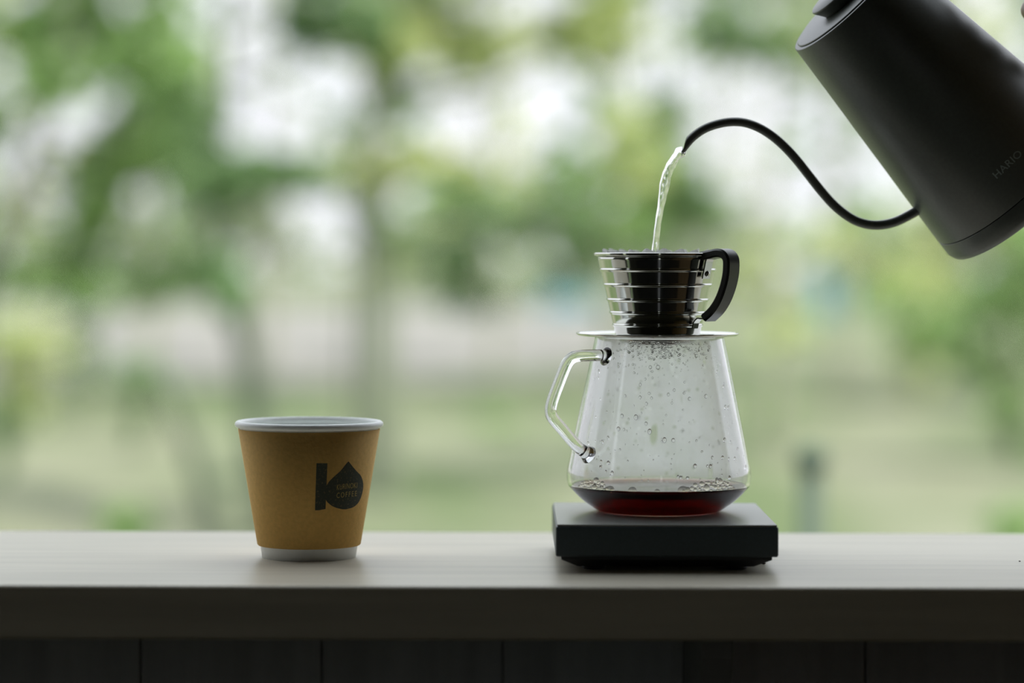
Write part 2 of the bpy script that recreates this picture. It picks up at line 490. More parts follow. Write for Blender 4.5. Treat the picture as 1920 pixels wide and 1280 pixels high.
def print_text(name, s, p0, p1, up, mat, parent, fn, spacing=1.0, bold=0.0):
    uv, fs = text_mesh(s, spacing, bold)
    vs = [fn(p0[0] + (p1[0] - p0[0]) * u + up[0] * w, p0[1] + (p1[1] - p0[1]) * u + up[1] * w) for u, w in uv]
    return mesh_obj(name, vs, fs, mat, parent, smooth=False)
print_text('lettering', 'KURINOKI', (631.5, 918.4), (669.8, 914.2), (0.5, -10.2), MAT['ink_letter'], sleeve, cup_fn(0.00024), 1.1)
print_text('lettering', 'COFFEE', (631.0, 933.6), (669.0, 929.6), (0.5, -10.0), MAT['ink_letter'], sleeve, cup_fn(0.00024), 1.35)

# ------------------------------------------------------------------ scale
SX0, SX1, SY0, SY1 = at(1042, 1010, 1.68).x, at(1460, 1010, 1.68).x, 1.68, 1.832
STOP = TABLE_Z + 0.0283
sc_c = Vector(((SX0 + SX1) / 2, (SY0 + SY1) / 2, TABLE_Z))
scale = thing('kitchen_scale', 'flat black digital kitchen scale under the glass carafe', 'scale', sc_c)
hw, hd = (SX1 - SX0) / 2, (SY1 - SY0) / 2
solid('body', (-hw, hw, -hd, hd, 0.0092, 0.0272), MAT['scale_body'], scale, 0.0012)
solid('top_plate', (-hw + 0.0008, hw - 0.0008, -hd + 0.0008, hd - 0.0008, 0.0272, 0.0283), MAT['scale_top'], scale, 0.0005)
w1, d1, w2, d2 = hw - 0.0035, hd - 0.0035, hw - 0.0135, hd - 0.0135
v = [(-w2, -d2, 0.0022), (w2, -d2, 0.0022), (w2, d2, 0.0022), (-w2, d2, 0.0022),
     (-w1, -d1, 0.0072), (w1, -d1, 0.0072), (w1, d1, 0.0072), (-w1, d1, 0.0072),
     (-w1, -d1, 0.0095), (w1, -d1, 0.0095), (w1, d1, 0.0095), (-w1, d1, 0.0095)]
f = [(3, 2, 1, 0), (8, 9, 10, 11)]
for a in (0, 4):
    for i in range(4):
        j = (i + 1) % 4
        f.append((a + i, a + j, a + 4 + j, a + 4 + i))
mesh_obj('base', v, f, MAT['scale_base'], scale, smooth=False)
for sx in (-1, 1):
    for sy in (-1, 1):
        v, f = lathe([(0, 0), (0.0065, 0), (0.007, 0.0006), (0.007, 0.0026), (0, 0.0026)], 24)
        o = mesh_obj('foot', v, f, MAT['scale_base'], scale, loc=(sx * (w2 - 0.01), sy * (d2 - 0.01), 0))

# ------------------------------------------------------------------ carafe
CAR = at(1235, 957, 1.772); CAR.z = STOP + 0.0003
carafe = thing('glass_carafe', 'clear fogged glass carafe with bent glass handle standing on the scale', 'carafe', CAR)
B = STOP - TABLE_Z
outer = [(0.0365, 0.0), (0.0395, 0.0010), (0.0425, 0.0030), (0.0465, 0.0058), (0.0500, 0.0088), (0.0538, 0.0126), (0.0562, 0.0152), (0.0571, 0.0175), (0.0575, 0.0205), (0.0575, 0.0235), (0.0571, 0.0265),
         (0.0564, 0.0300), (0.0555, 0.0345), (0.0545, 0.0395)] + [(0.0545 + (0.0404 - 0.0545) * q / 12, 0.0395 + (0.1070 - 0.0395) * q / 12) for q in range(1, 13)] + [(0.0402, 0.1080)]
po = [(p.x, p.y) for p in catmull([Vector((r, z, 0)) for r, z in outer], 4)]
TH = 0.0020
inner = []
for i, (r, z) in enumerate(po):
    a = po[max(i - 1, 0)]; b = po[min(i + 1, len(po) - 1)]
    t = Vector((b[0] - a[0], b[1] - a[1])).normalized()
    inner.append((r - t.y * TH, z + t.x * TH))
inner[0] = (inner[0][0], TH)
prof = [(0, 0.0006), (0.034, 0.0006)] + po + [(po[-1][0] - 0.0003, po[-1][1] + 0.0006), (inner[-1][0] + 0.0003, inner[-1][1] + 0.0006)] + inner[::-1] + [(0, TH)]
v, f = lathe(prof, 128)
body = mesh_obj('vessel', v, f, MAT['glass'], carafe)
LV = 0.0162
# condensation film, just inside the inner wall, above the coffee
fl = [(r - 0.00025, z) for r, z in inner if LV + 0.0006 < z < 0.1075]
v, f = lathe(fl, 128)
film = mesh_obj('condensation', v, f, MAT['fog'], carafe)
tag(film, 'pale mist of condensation inside the glass', kind='stuff')
def inner_r(z):
    for (ra, za), (rb, zb) in zip(inner[:-1], inner[1:]):
        if za <= z <= zb and zb > za:
            return ra + (rb - ra) * (z - za) / (zb - za)
    return inner[-1][0]
# droplets, beaded on the inner wall
ico = bmesh.new(); bmesh.ops.create_icosphere(ico, subdivisions=2, radius=1.0)
IV = [x.co.copy() for x in ico.verts]; IF = [tuple(x.index for x in q.verts) for q in ico.faces]; ico.free()
def blob(c, ax, sx, sy, sz):
    """ellipsoid: ax = outward normal (size sx), tangent (sy), z (sz)"""
    ax = ax.normalized(); tz = Vector((0, 0, 1)); ty = tz.cross(ax).normalized()
    return [tuple(c + ax * (p.x * sx) + ty * (p.y * sy) + tz * (p.z * sz)) for p in IV], IF
dr = []
for i in range(330):
    z = 0.022 + 0.078 * rnd.random() ** 1.25
    a = rnd.uniform(-math.pi, 0) if rnd.random() < 0.75 else rnd.uniform(0, math.pi)
    s = 0.00035 + 0.0010 * rnd.random() ** 3.5
    r = inner_r(z) - 0.0003
    n = Vector((math.cos(a), math.sin(a), 0))
    dr.append(blob(n * r + Vector((0, 0, z)), n, s * 0.45, s, s * rnd.uniform(1, 1.5)))
# fine beading under the dripper collar
for i in range(420):
    z = 0.1065 - abs(rnd.gauss(0, 0.0075)); a = rnd.gauss(-math.pi / 2, 0.42)
    s = 0.00028 + 0.00055 * rnd.random() ** 2
    r = inner_r(z) - 0.0003
    n = Vector((math.cos(a), math.sin(a), 0))
    dr.append(blob(n * r + Vector((0, 0, z)), n, s * 0.5, s, s))
dob = mesh_obj('droplets', *merge(*dr), MAT['water'], carafe)
tag(dob, 'fine water droplets beaded on the glass', kind='stuff')

# handle: in an upright plane through the axis turned towards the camera
ha = math.radians(36)
hdir = Vector((-math.cos(ha), -math.sin(ha), 0)); hn = hdir.cross(Vector((0, 0, 1))).normalized()
hp = [(1143, 668), (1128, 666), (1108, 666), (1088, 667), (1074, 670), (1064, 680), (1056, 697), (1047, 720), (1038, 744), (1033, 762), (1033, 776), (1040, 788),
      (1054, 804), (1070, 823), (1084, 838), (1098, 853)]
pts = [on_plane(x, y, CAR, hn) - CAR for x, y in hp]
def clampr(p, r):
    q = Vector((p.x, p.y, 0)); L = q.length
    return hdir * r + Vector((0, 0, p.z))
pts[0] = clampr(pts[0], inner_r(pts[0].z) + TH * 0.9)
pts[-1] = clampr(pts[-1], inner_r(pts[-1].z) + TH * 0.9)
pts = [hdir * p.dot(hdir) + Vector((0, 0, p.z)) for p in pts]
path = catmull(pts, 4)
def hr(t):
    e = max(0.0, 1 - t / 0.05) + max(0.0, 1 - (1 - t) / 0.05)
    return 0.0036 + 0.0022 * e * e
v, f = tube(path, hr, 24)
mesh_obj('handle', v, f, MAT['glass'], carafe)

# coffee in the carafe
LV = 0.0162
cf = thing('coffee', 'shallow dark red coffee pooled in the bottom of the carafe', 'coffee', CAR)
cp = [(r + 0.00035, z - 0.0002) for r, z in inner if z < LV - 0.0004]
v, f = lathe([(0, TH - 0.0002)] + cp + [(inner_r(LV) + 0.00035, LV + 0.0002), (inner_r(LV) - 0.0012, LV - 0.0002), (inner_r(LV) - 0.004, LV - 0.0004), (0, LV - 0.0004)], 128)
mesh_obj('liquid', v, f, MAT['coffee'], cf)
bb = []
placed = []
def bubble_zone(a0, a1, tries, smin, smax, hmax):
    for i in range(tries):
        a = rnd.uniform(a0, a1); m = 1 - abs(2 * (a - a0) / (a1 - a0) - 1)
        s = smin + (smax - smin) * rnd.random() ** 2.2
        z = LV - 0.0003 + s * 0.5 + hmax * min(1.0, 1.8 * m) * rnd.random()
        n_ = Vector((math.cos(a), math.sin(a), 0))
        c = n_ * (inner_r(z) - s - 0.0005) + Vector((0, 0, z))
        if any((c - q).length < 0.92 * (s + t) for q, t in placed): continue
        placed.append((c, s)); bb.append(blob(c, n_, s, s, s))
R = math.radians
bubble_zone(R(-158), R(-125), 700, 0.0007, 0.0020, 0.0052)
bubble_zone(R(-78), R(-34), 1000, 0.0007, 0.0020, 0.0052)
for a, s in ((-111, 0.0028), (-94, 0.0018), (-76, 0.0036), (-128, 0.0028)):
    a = R(a); n_ = Vector((math.cos(a), math.sin(a), 0))
    bb.append(blob(n_ * (inner_r(LV) - s - 0.0006) + Vector((0, 0, LV + s * 0.1)), n_, s, s, s * 0.85))
bo = mesh_obj('bubbles', *merge(*bb), MAT['bubble'], cf)
tag(bo, 'froth of small clear bubbles', kind='stuff')

# ------------------------------------------------------------------ dripper
DRZ = CAR.z + 0.1088
DR = Vector((at(1233, 627, 1.772).x, 1.772, DRZ))
dripper = thing('coffee_dripper', 'ribbed stainless steel coffee dripper with black handle on the carafe', 'dripper', DR)
H = 0.0513
def wall_r(z):
    return 0.0263 + (0.0372 - 0.0263) * (z - 0.0012) / (H - 0.004 - 0.0012)
steps = [DRZ + H - at(1233, y, 1.772).z for y in (506, 534, 562, 586, 609)]
rz = [H - s for s in steps]
pf = [(0.0258, 0.0006)]
zz = [0.0012]
prev_z = 0.0012
for z in sorted(rz) + [None]:
    top = (z - 0.0014) if z is not None else H - 0.004
    for q in (0.25, 0.5, 0.75): zz.append(prev_z + (top - prev_z) * q)
    zz.append(top)
    if z is not None:
        zz += [z - 0.0010, z - 0.0008, z - 0.0003, z + 0.0003, z + 0.0008, z + 0.0010, z + 0.0014]; prev_z = z + 0.0014
zz += [H - 0.0012]
for z in zz:
    e = 0.0
    for q in rz:
        if abs(abs(z - q) - 0.0003) < 0.00005: e = 0.00062
        elif abs(abs(z - q) - 0.0008) < 0.00005: e = 0.00015
    pf.append((wall_r(z) + e, z))
inn = [(r - 0.0006, z) for r, z in pf[::-1]]
v, f = lathe(pf + inn, 128, close=True)
cone = mesh_obj('ribbed_cone', v, f, MAT['steel'], dripper)
# flanged rim
v, f = lathe([(wall_r(H) - 0.0004, H - 0.0016), (wall_r(H) + 0.0018, H - 0.0010), (0.0396, H - 0.0006), (0.0402, H), (0.0396, H + 0.0006), (wall_r(H) + 0.001, H + 0.0004), (wall_r(H) - 0.0006, H - 0.0004)], 128, close=True)
mesh_obj('rim', v, f, MAT['steel'], dripper)
# saucer plate
v, f = lathe([(0.0, 0.0), (0.046, 0.0), (0.0490, 0.0004), (0.0502, 0.0010), (0.0508, 0.0018), (0.0504, 0.0022), (0.0497, 0.0018), (0.0485, 0.0012), (0.046, 0.0008), (0.0, 0.0008)], 128)
mesh_obj('plate', v, f, MAT['steel'], dripper)
v, f = lathe([(0.0, -0.0052), (0.020, -0.0052), (0.0225, -0.0046), (0.0240, -0.0030), (0.0250, -0.0002), (0.0, -0.0002)], 96)
mesh_obj('drain_cup', v, f, MAT['steel'], dripper)
for a in (60, 180, 300):  # dark solid discs painted as the shade of open drain holes
    v, f = lathe([(0, -0.0058), (0.0022, -0.0058), (0.0028, -0.0052), (0.0028, -0.0050), (0, -0.0050)], 20)
    mesh_obj('hole_shade_disc', v, f, MAT['grounds_hole_shade'], dripper, loc=(0.010 * math.cos(R(a)), 0.010 * math.sin(R(a)), 0))

# handle of the dripper: in an upright plane through the axis, towards the camera and right
hb = math.radians(40)
ddir = Vector((math.cos(hb), -math.sin(hb), 0)); dn = ddir.cross(Vector((0, 0, 1))).normalized(); Z = Vector((0, 0, 1))
def dpt(x, y):
    p = on_plane(x, y, DR, dn) - DR
    return ddir * p.dot(ddir) + Z * p.z
def band(points, width, thick, n=5):
    """flat strap swept along points in the plane (ddir, Z): width along dn, thickness in plane; bevelled section"""
    P = catmull(points, n); v = []; f = []
    c = min(width, thick) * 0.22
    sec = [(-width / 2 + c, -thick / 2), (width / 2 - c, -thick / 2), (width / 2, -thick / 2 + c), (width / 2, thick / 2 - c), (width / 2 - c, thick / 2), (-width / 2 + c, thick / 2), (-width / 2, thick / 2 - c), (-width / 2, -thick / 2 + c)]
    for i, p in enumerate(P):
        t = (P[min(i + 1, len(P) - 1)] - P[max(i - 1, 0)]).normalized()
        q = t.cross(dn).normalized()
        for a, b in sec: v.append(p + dn * a + q * b)
    m = len(sec)
    for i in range(len(P) - 1):
        for k in range(m):
            j = (k + 1) % m
            f.append((i * m + k, i * m + j, (i + 1) * m + j, (i + 1) * m + k))
    f.append(tuple(reversed(range(m)))); f.append(tuple(range((len(P) - 1) * m, len(P) * m)))
    return v, f
gp_ = [(1322, 480), (1338, 477), (1352, 474), (1363, 476), (1370, 485), (1371, 500), (1369, 520), (1363, 543), (1354, 565), (1342, 583), (1328, 596)]
v, f = band([dpt(x, y) for x, y in gp_], 0.0125, 0.0052)
mesh_obj('handle', v, f, MAT['black_plastic'], dripper, smooth=False)
st = [(1330, 478), (1316, 479), (1311, 482), (1310, 490), (1308, 505), (1306, 522)]
sp = [dpt(x, y) for x, y in st]
for i in range(2, 6):
    z = sp[i].z; sp[i] = ddir * (wall_r(z) + 0.0022) + Z * z
v, f = band(sp, 0.0075, 0.0009)
strap = mesh_obj('strap', v, f, MAT['steel'], dripper, smooth=False)
tag(strap, 'steel strap holding the handle')
pz = sp[5].z + 0.003
v, f = lathe([(0, 0.0012), (0.0012, 0.0010), (0.0018, 0.0004), (0.0019, -0.0012), (0, -0.0012)], 20)
rv = mesh_obj('rivet', v, f, MAT['steel'], strap)
rv.location = ddir * (wall_r(pz) + 0.0028) + Z * pz
rv.rotation_euler = ddir.to_track_quat('Z', 'Y').to_euler()
wr = [dpt(1330, 597), dpt(1318, 597), dpt(1306, 596), dpt(1297, 600)]
zlo = wr[-1].z
wr2 = [wr[0], wr[1], ddir * (wall_r(zlo) + 0.004) + Z * (zlo + 0.0012), ddir * (wall_r(zlo) + 0.0015) + Z * (zlo - 0.001), ddir * (wall_r(zlo - 0.004) + 0.0010) + Z * (zlo - 0.005)]
v, f = band(wr2, 0.0060, 0.0009)
mesh_obj('lower_strap', v, f, MAT['steel'], dripper, smooth=False)

# paper filter standing in the dripper, its pleated edge just above the rim
flt_v = []; flt_f = []
WN = 20; SG = WN * 12
rows = [(0.0225, 0.0030, 0.0003), (0.0238, 0.0045, 0.0008), (0.0262, 0.016, 0.0012), (0.0300, 0.034, 0.0014), (0.0330, H, 0.0016), (0.0333, H + 0.0017, 0.0017)]
for r, z, amp in rows:
    for i in range(SG):
        a = 2 * math.pi * i / SG
        rr = r + amp * math.sin(WN * a)
        zz_ = z + (0.0011 * math.sin(WN * a + 0.4) + 0.0006 * math.sin(3 * a) if r > 0.0332 else 0)
        flt_v.append((rr * math.cos(a), rr * math.sin(a), zz_))
for k in range(len(rows) - 1):
    for i in range(SG):
        j = (i + 1) % SG
        flt_f.append((k * SG + i, k * SG + j, (k + 1) * SG + j, (k + 1) * SG + i))
flt_f.append(tuple(reversed(range(SG))))
flt = mesh_obj('paper_filter', flt_v, flt_f, MAT['filter'], None, loc=DR)
flt.modifiers.new('thickness', 'SOLIDIFY').thickness = 0.0002
tag(flt, 'white pleated paper filter inside the steel dripper', 'filter')

# ------------------------------------------------------------------ kettle
TIP = at(1270, 286, 1.770)
beta = math.radians(9.5)
ang = math.radians(47.2)
a3 = Vector((math.cos(beta) * math.cos(ang), math.sin(beta), -math.cos(beta) * math.sin(ang)))
n3 = Vector((math.sin(ang), 0, math.cos(ang)))
kn = a3.cross(n3).normalized()
kp = lambda x, y: on_plane(x, y, TIP, kn)
KB = kp(1921, 363); KT = kp(1585, 4)
axis = (KT - KB); KL = axis.length; axis.normalize()
kx = (n3 - axis * n3.dot(axis)).normalized()         # away from the spout
ky = axis.cross(kx).normalized()
kw = Matrix.Identity(4)
for i in range(3):
    kw[i][0] = kx[i]; kw[i][1] = ky[i]; kw[i][2] = axis[i]; kw[i][3] = KB[i]
ki = kw.inverted()
s_b = KB.y / F; s_t = KT.y / F
RB, RT = 183 * s_b, 127 * s_t
kettle = thing('pouring_kettle', 'matt black gooseneck kettle tilted to pour into the dripper', 'kettle', KB)
kettle.matrix_world = kw
kr = lambda z: RB + (RT - RB) * z / KL
SEAM = 0.0150
def bodyprof(z0, z1, e0, e1):
    return [(0, z0), (kr(z0) - e0 * 1.0, z0), (kr(z0) - e0 * 0.35, z0 + e0 * 0.3), (kr(z0 + e0), z0 + e0), (kr(z1 - e1), z1 - e1), (kr(z1) - e1 * 0.35, z1 - e1 * 0.3), (kr(z1) - e1, z1), (0, z1)]
v, f = lathe(bodyprof(SEAM + 0.0004, KL, 0.0004, 0.0006), 160)
kbody = mesh_obj('body', v, f, MAT['kettle'], kettle)
v, f = lathe(bodyprof(0.0, SEAM - 0.0001, 0.005, 0.0004), 160)
mesh_obj('base_ring', v, f, MAT['kettle'], kettle)
for o in (kbody,):
    pass
v, f = lathe([(0, KL), (RT - 0.0030, KL), (RT - 0.0028, KL + 0.0006), (RT - 0.0040, KL + 0.0010), (0.0, KL + 0.0016)], 96)
lid = mesh_obj('lid', v, f, MAT['kettle'], kettle)
v, f = lathe([(0, KL + 0.0012), (0.0150, KL + 0.0012), (0.0160, KL + 0.0030), (0.0190, KL + 0.0078), (0.0194, KL + 0.0088), (0.0188, KL + 0.0096), (0, KL + 0.0104)], 64)
mesh_obj('knob', v, f, MAT['kettle'], lid)
# spout
spx = [(1735, 383), (1722, 393), (1705, 403), (1680, 415), (1655, 421), (1630, 421), (1605, 414), (1582, 400), (1560, 381), (1538, 356), (1516, 328), (1494, 300), (1472, 276),
       (1448, 255), (1422, 239), (1396, 230), (1370, 228.5), (1344, 233), (1320, 242), (1300, 256), (1287, 270), (1278, 282), (1273, 290)]
spp = [ki @ kp(x, y) for x, y in spx]
path = catmull(spp, 4)
def sr(t):
    return 0.00305 - 0.0004 * t + (0.0022 * (1 - t / 0.06) ** 2 if t < 0.06 else 0)
v, f = tube(path, sr, 20, cap=False)
# cut the mouth at a slant: lower lip longer
n = len(path); seg = 20
endt = (path[-1] - path[-2]).normalized()
lo = [Vector(v[(n - 1) * seg + k]) for k in range(seg)]
c = path[-1]
topdir = (ki.to_3x3() @ Vector((-0.80, 0, 0.60))).normalized()
arc = [0.0]
for i in range(1, n): arc.append(arc[-1] + (path[i] - path[i - 1]).length)
LA = arc[-1]
def along(q):
    for i in range(1, n):
        if arc[i] >= q:
            return path[i - 1].lerp(path[i], (q - arc[i - 1]) / max(1e-9, arc[i] - arc[i - 1]))
    return path[-1]
for row in range(n):
    if arc[row] < LA - 0.016: continue
    for k in range(seg):
        q = Vector(v[row * seg + k]) - path[row]
        h = max(-1.0, min(1.0, q.dot(topdir) / 0.0026))
        smax = LA - 0.0115 * (h + 1) / 2
        if arc[row] > smax:
            v[row * seg + k] = along(smax) + q
# inner wall for an open mouth
iv, if_ = tube(path[-22:-2], 0.0019, 20, cap=False)
for row in range(20):
    gi = n - 22 + row
    for k in range(seg):
        q = Vector(iv[row * seg + k]) - path[gi]
        h = max(-1.0, min(1.0, q.dot(topdir) / 0.0026))
        smax = LA - 0.0115 * (h + 1) / 2
        if arc[gi] > smax: iv[row * seg + k] = along(smax) + q
V, Fc = merge((v, f), (iv, [tuple(reversed(q)) for q in if_]))
mesh_obj('spout', V, Fc, MAT['kettle'], kettle)
# handle out to the right, above the frame
hpx = [(1660, -60), (1700, -112), (1758, -150), (1830, -152), (1900, -110), (1960, -40), (2010, 40), (2040, 105)]
hpp = [ki @ kp(x, y) for x, y in hpx]
P = catmull(hpp, 6)
v, f = tube(P, lambda t: 0.0062 + 0.0016 * math.sin(math.pi * t), 20)
v = [Vector(q) for q in v]
mesh_obj('handle', v, f, MAT['kettle'], kettle)
# maker's mark
k_fn = lambda px, py: cone_hit(px, py, ki, kw, RB, 0.0, RT, KL, 0.00012)
print_text('lettering', 'HARIO', (1869.5, 335.5), (1918.0, 290.0), (-9.6, -10.2), MAT['kettle_mark'], kbody, k_fn, 1.05, 0.015)

# ------------------------------------------------------------------ water
wp = [(1282, 279), (1274, 287), (1265, 299), (1256, 315), (1249, 334), (1243, 362), (1237, 396), (1232, 430), (1228.5, 462), (1226.5, 500), (1225, 540)]
WP = [at(x, y, 1.770) for i, (x, y) in enumerate(wp)]
path = catmull(WP, 14)
v = []; f = []; seg = 28
for i, p in enumerate(path):
    t = i / (len(path) - 1)
    tg = (path[min(i + 1, len(path) - 1)] - path[max(i - 1, 0)]).normalized()
    b = Vector((0, 1, 0)); q = tg.cross(b).normalized(); b = q.cross(tg)
    r0 = 0.0021 * (1 - t) ** 0.9 + 0.0013
    r0 *= min(1.0, 0.50 + t * 7)
    r0 *= 1 + 0.05 * math.sin(t * 31) + 0.03 * math.sin(t * 71 + 1)
    for k in range(seg):
        a = 2 * math.pi * k / seg
        w = a + 7.5 * t
        rr = r0 * (1 + 0.16 * math.cos(2 * w) + 0.09 * math.cos(3 * a - 9 * t) + 0.05 * math.cos(5 * a + 14 * t))
        v.append(p + q * (rr * math.cos(a)) + b * (rr * math.sin(a)))
for i in range(len(path) - 1):
    for k in range(seg):
        j = (k + 1) % seg
        f.append((i * seg + k, i * seg + j, (i + 1) * seg + j, (i + 1) * seg + k))
f.append(tuple(reversed(range(seg)))); f.append(tuple(range((len(path) - 1) * seg, len(path) * seg)))
ws = mesh_obj('water_stream', v, f, MAT['water'])
tag(ws, 'thin twisting stream of clear water falling from the kettle spout', 'water')

# ------------------------------------------------------------------ crumbs on the counter
for (x, y, s, lab) in ((1432, 1057.5, 0.0010, 'tiny dark coffee crumb on the counter beside the scale'),
                       (1912, 1052.5, 0.0005, 'tiny dark speck on the counter near the right edge')):
    d = ray(x, y); p = EYE + d * ((TABLE_Z - EYE.z) / d.z)
    vv = [(q.x * s * rnd.uniform(1.0, 1.8), q.y * s * rnd.uniform(0.8, 1.2), q.z * s * 0.6 + s * 0.6) for q in IV]
    o = mesh_obj('coffee_crumb', vv, IF, MAT['grounds_hole_shade'], None, False, p)
    tag(o, lab, 'crumb')

# ------------------------------------------------------------------ hand on the kettle handle
Hc = kp(1962, -36)
ht = (kp(2010, 40) - kp(1900, -110)).normalized()
wc = -kn if kn.y > 0 else kn.copy()                    # towards the camera
ho = ht.cross(wc).normalized()
if ho.x < 0: ho = -ho                                   # outward, away from the kettle body
he = -ho
SV = []; SE = []; SR = []
def sv(p, r, prev=None):
    SV.append(p); SR.append(r)
    if prev is not None: SE.append((prev, len(SV) - 1))
    return len(SV) - 1
wrist = sv(Hc + ho * 0.098 + ht * 0.012 + wc * 0.004, 0.0250)
arm = wrist
fd = (ho * 0.75 + Vector((1, 0, 0)) * 0.5 + Vector((0, -0.25, -0.15))).normalized()
for dd, rr in ((0.035, 0.0270), (0.10, 0.034), (0.18, 0.041), (0.26, 0.044)):
    arm = sv(SV[wrist] + fd * dd, rr, arm)
heel = sv(Hc + ho * 0.066 + ht * 0.010 + wc * 0.004, 0.0240, wrist)
tips = []
for i, (off, ln) in enumerate(((-0.031, 0.95), (-0.0105, 1.05), (0.0100, 1.0), (0.0295, 0.85))):
    c = Hc + ht * off
    m = sv(c * 0.55 + (Hc + ht * off * 0.6 + ho * 0.02) * 0.45 + ho * 0.034 + wc * 0.010, 0.0118, heel)
    k1 = sv(c + ho * 0.019 + wc * 0.0165, 0.0098, m)
    k2 = sv(c + he * 0.002 + wc * 0.0205 * ln, 0.0090, k1)
    k3 = sv(c + he * 0.0165 + wc * 0.0115, 0.0086, k2)
    k4 = sv(c + he * 0.0185 - wc * 0.0050, 0.0080, k3)
    k5 = sv(c + he * 0.0085 - wc * 0.0155, 0.0070, k4)
    tips.append(k5)
th = sv(Hc + ho * 0.050 - ht * 0.020 - wc * 0.014, 0.0145, heel)
th = sv(Hc + ho * 0.026 - ht * 0.040 - wc * 0.016, 0.0110, th)
th = sv(Hc + ho * 0.012 - ht * 0.060 - wc * 0.013, 0.0098, th)
th = sv(Hc + ho * 0.006 - ht * 0.078 - wc * 0.009, 0.0078, th)
me = bpy.data.meshes.new('person'); me.from_pydata([tuple(p) for p in SV], SE, []); me.update()
hand = link(bpy.data.objects.new('person', me)); me.materials.append(MAT['skin'])
md = hand.modifiers.new('skin', 'SKIN'); md.use_smooth_shade = True
for i, r in enumerate(SR):
    me.skin_vertices[0].data[i].radius = (r, r)
me.skin_vertices[0].data[wrist].use_root = True
sb = hand.modifiers.new('round', 'SUBSURF'); sb.levels = 2; sb.render_levels = 2
tag(hand, 'bare hand at the upper right corner gripping the kettle handle', 'person')
sp0 = SV[wrist] + fd * 0.13
v, f = tube([sp0 + fd * q for q in (0.0, 0.006, 0.04, 0.08, 0.13, 0.16)], lambda u: 0.047 + 0.009 * u + 0.0012 * math.sin(u * 31), 32)
mesh_obj('sleeve', v, f, MAT['cloth'], hand)


# ------------------------------------------------------------------ outdoors: trees
def leaves(clumps, size, mat_name):
    """clumps: (centre, (rx, ry, rz), count). One leaf = a folded diamond"""
    V = []; Fc = []
    for c, (rx, ry, rz), n in clumps:
        for _ in range(n):
            while True:
                q = Vector((rnd.uniform(-1, 1), rnd.uniform(-1, 1), rnd.uniform(-1, 1)))
                if q.length < 1: break
            q *= (0.55 + 0.45 * q.length)
            p = c + Vector((q.x * rx, q.y * ry, q.z * rz))
            L = size * rnd.uniform(0.6, 1.25); W = L * rnd.uniform(0.5, 0.75)
            d = Vector((rnd.gauss(0, 1), rnd.gauss(0, 1), rnd.gauss(-0.3, 0.7))).normalized()
            s = d.cross(Vector((rnd.gauss(0, .6), rnd.gauss(0, .6), 1))).normalized()
            u = s.cross(d) * (W * 0.18)
            b = len(V)
            V += [p - d * L * .5, p + s * W * .5 + u, p + d * L * .5, p - s * W * .5 + u]
            Fc += [(b, b + 1, b + 2), (b, b + 2, b + 3)]
    return V, Fc

def tree(name, label, dist, trunk_px, trunk_r, clumps, mat, bark='bark', size=0.135, group='trees beyond the counter', dens=0.42):
    """trunk_px: pixels from the foot up; clumps: (px, py, rx_px, ry_px, count, depth offset)"""
    foot = at(trunk_px[0][0], 480 + F * EYE.z / dist, dist); foot.z = 0
    t = thing(name, label, 'tree', foot, group)
    tp = [Vector((0, 0, -0.02))] + [at(x, y, dist) - foot for x, y in trunk_px[1:]]
    path = catmull(tp, 6)
    v, f = tube(path, lambda u: trunk_r * (1.0 - 0.65 * u), 10)
    mesh_obj('trunk', v, f, MAT[bark], t)
    cl = []
    for i, (x, y, rx, ry, n, dy) in enumerate(clumps):
        c = at(x, y, dist + dy) - foot
        s = (dist + dy) / F
        cl.append((c, (rx * s, (rx + ry) / 2 * s, ry * s), int(n * dens)))
        # branch from the trunk to the clump
        k = min(range(len(path)), key=lambda q: (path[q] - c).length + abs(path[q].z - (c.z - 0.35)) * 0.5)
        a = path[k]
        if (c - a).length > 0.12:
            mid = (a + c) / 2 + Vector((0, 0, -0.08 * (c - a).length))
            bv, bf = tube(catmull([a, mid, c], 4), lambda u: max(0.004, trunk_r * 0.30 * (1 - 0.8 * u)), 6)
            mesh_obj('branch', bv, bf, MAT[bark], t)
    v, f = leaves(cl, size, mat)
    mesh_obj('crown', v, f, MAT[mat], t, smooth=False)
    return t

# clumps in photograph pixels give each bough its height and side; every tree has its own distance
tree('leafy_tree', 'green leafy tree filling the upper left, its crown cut by bright gaps', 12.0,
     [(-70, 990), (-60, 700), (-20, 480), (60, 300), (130, 50), (160, -250)], 0.05,
     [(60, 60, 90, 80, 230, 0), (190, 40, 110, 70, 260, .4), (110, 160, 90, 60, 160, -.3), (290, 110, 110, 70, 300, 0), (250, 250, 80, 70, 240, .3),
      (350, 190, 80, 80, 260, -.4), (320, 300, 110, 60, 260, 0), (180, 330, 90, 60, 230, .5), (165, 400, 60, 60, 160, 0), (150, 480, 110, 60, 220, .2),
      (30, 520, 60, 50, 80, 0), (290, 540, 80, 40, 110, -.2), (0, 240, 50, 60, 70, .3), (80, -120, 160, 110, 380, 0), (300, -120, 140, 110, 380, .3), (150, -300, 200, 120, 420, 0), (-120, 60, 120, 150, 260, .2), (-120, 420, 110, 90, 160, .2)],
     'leaf_mid')
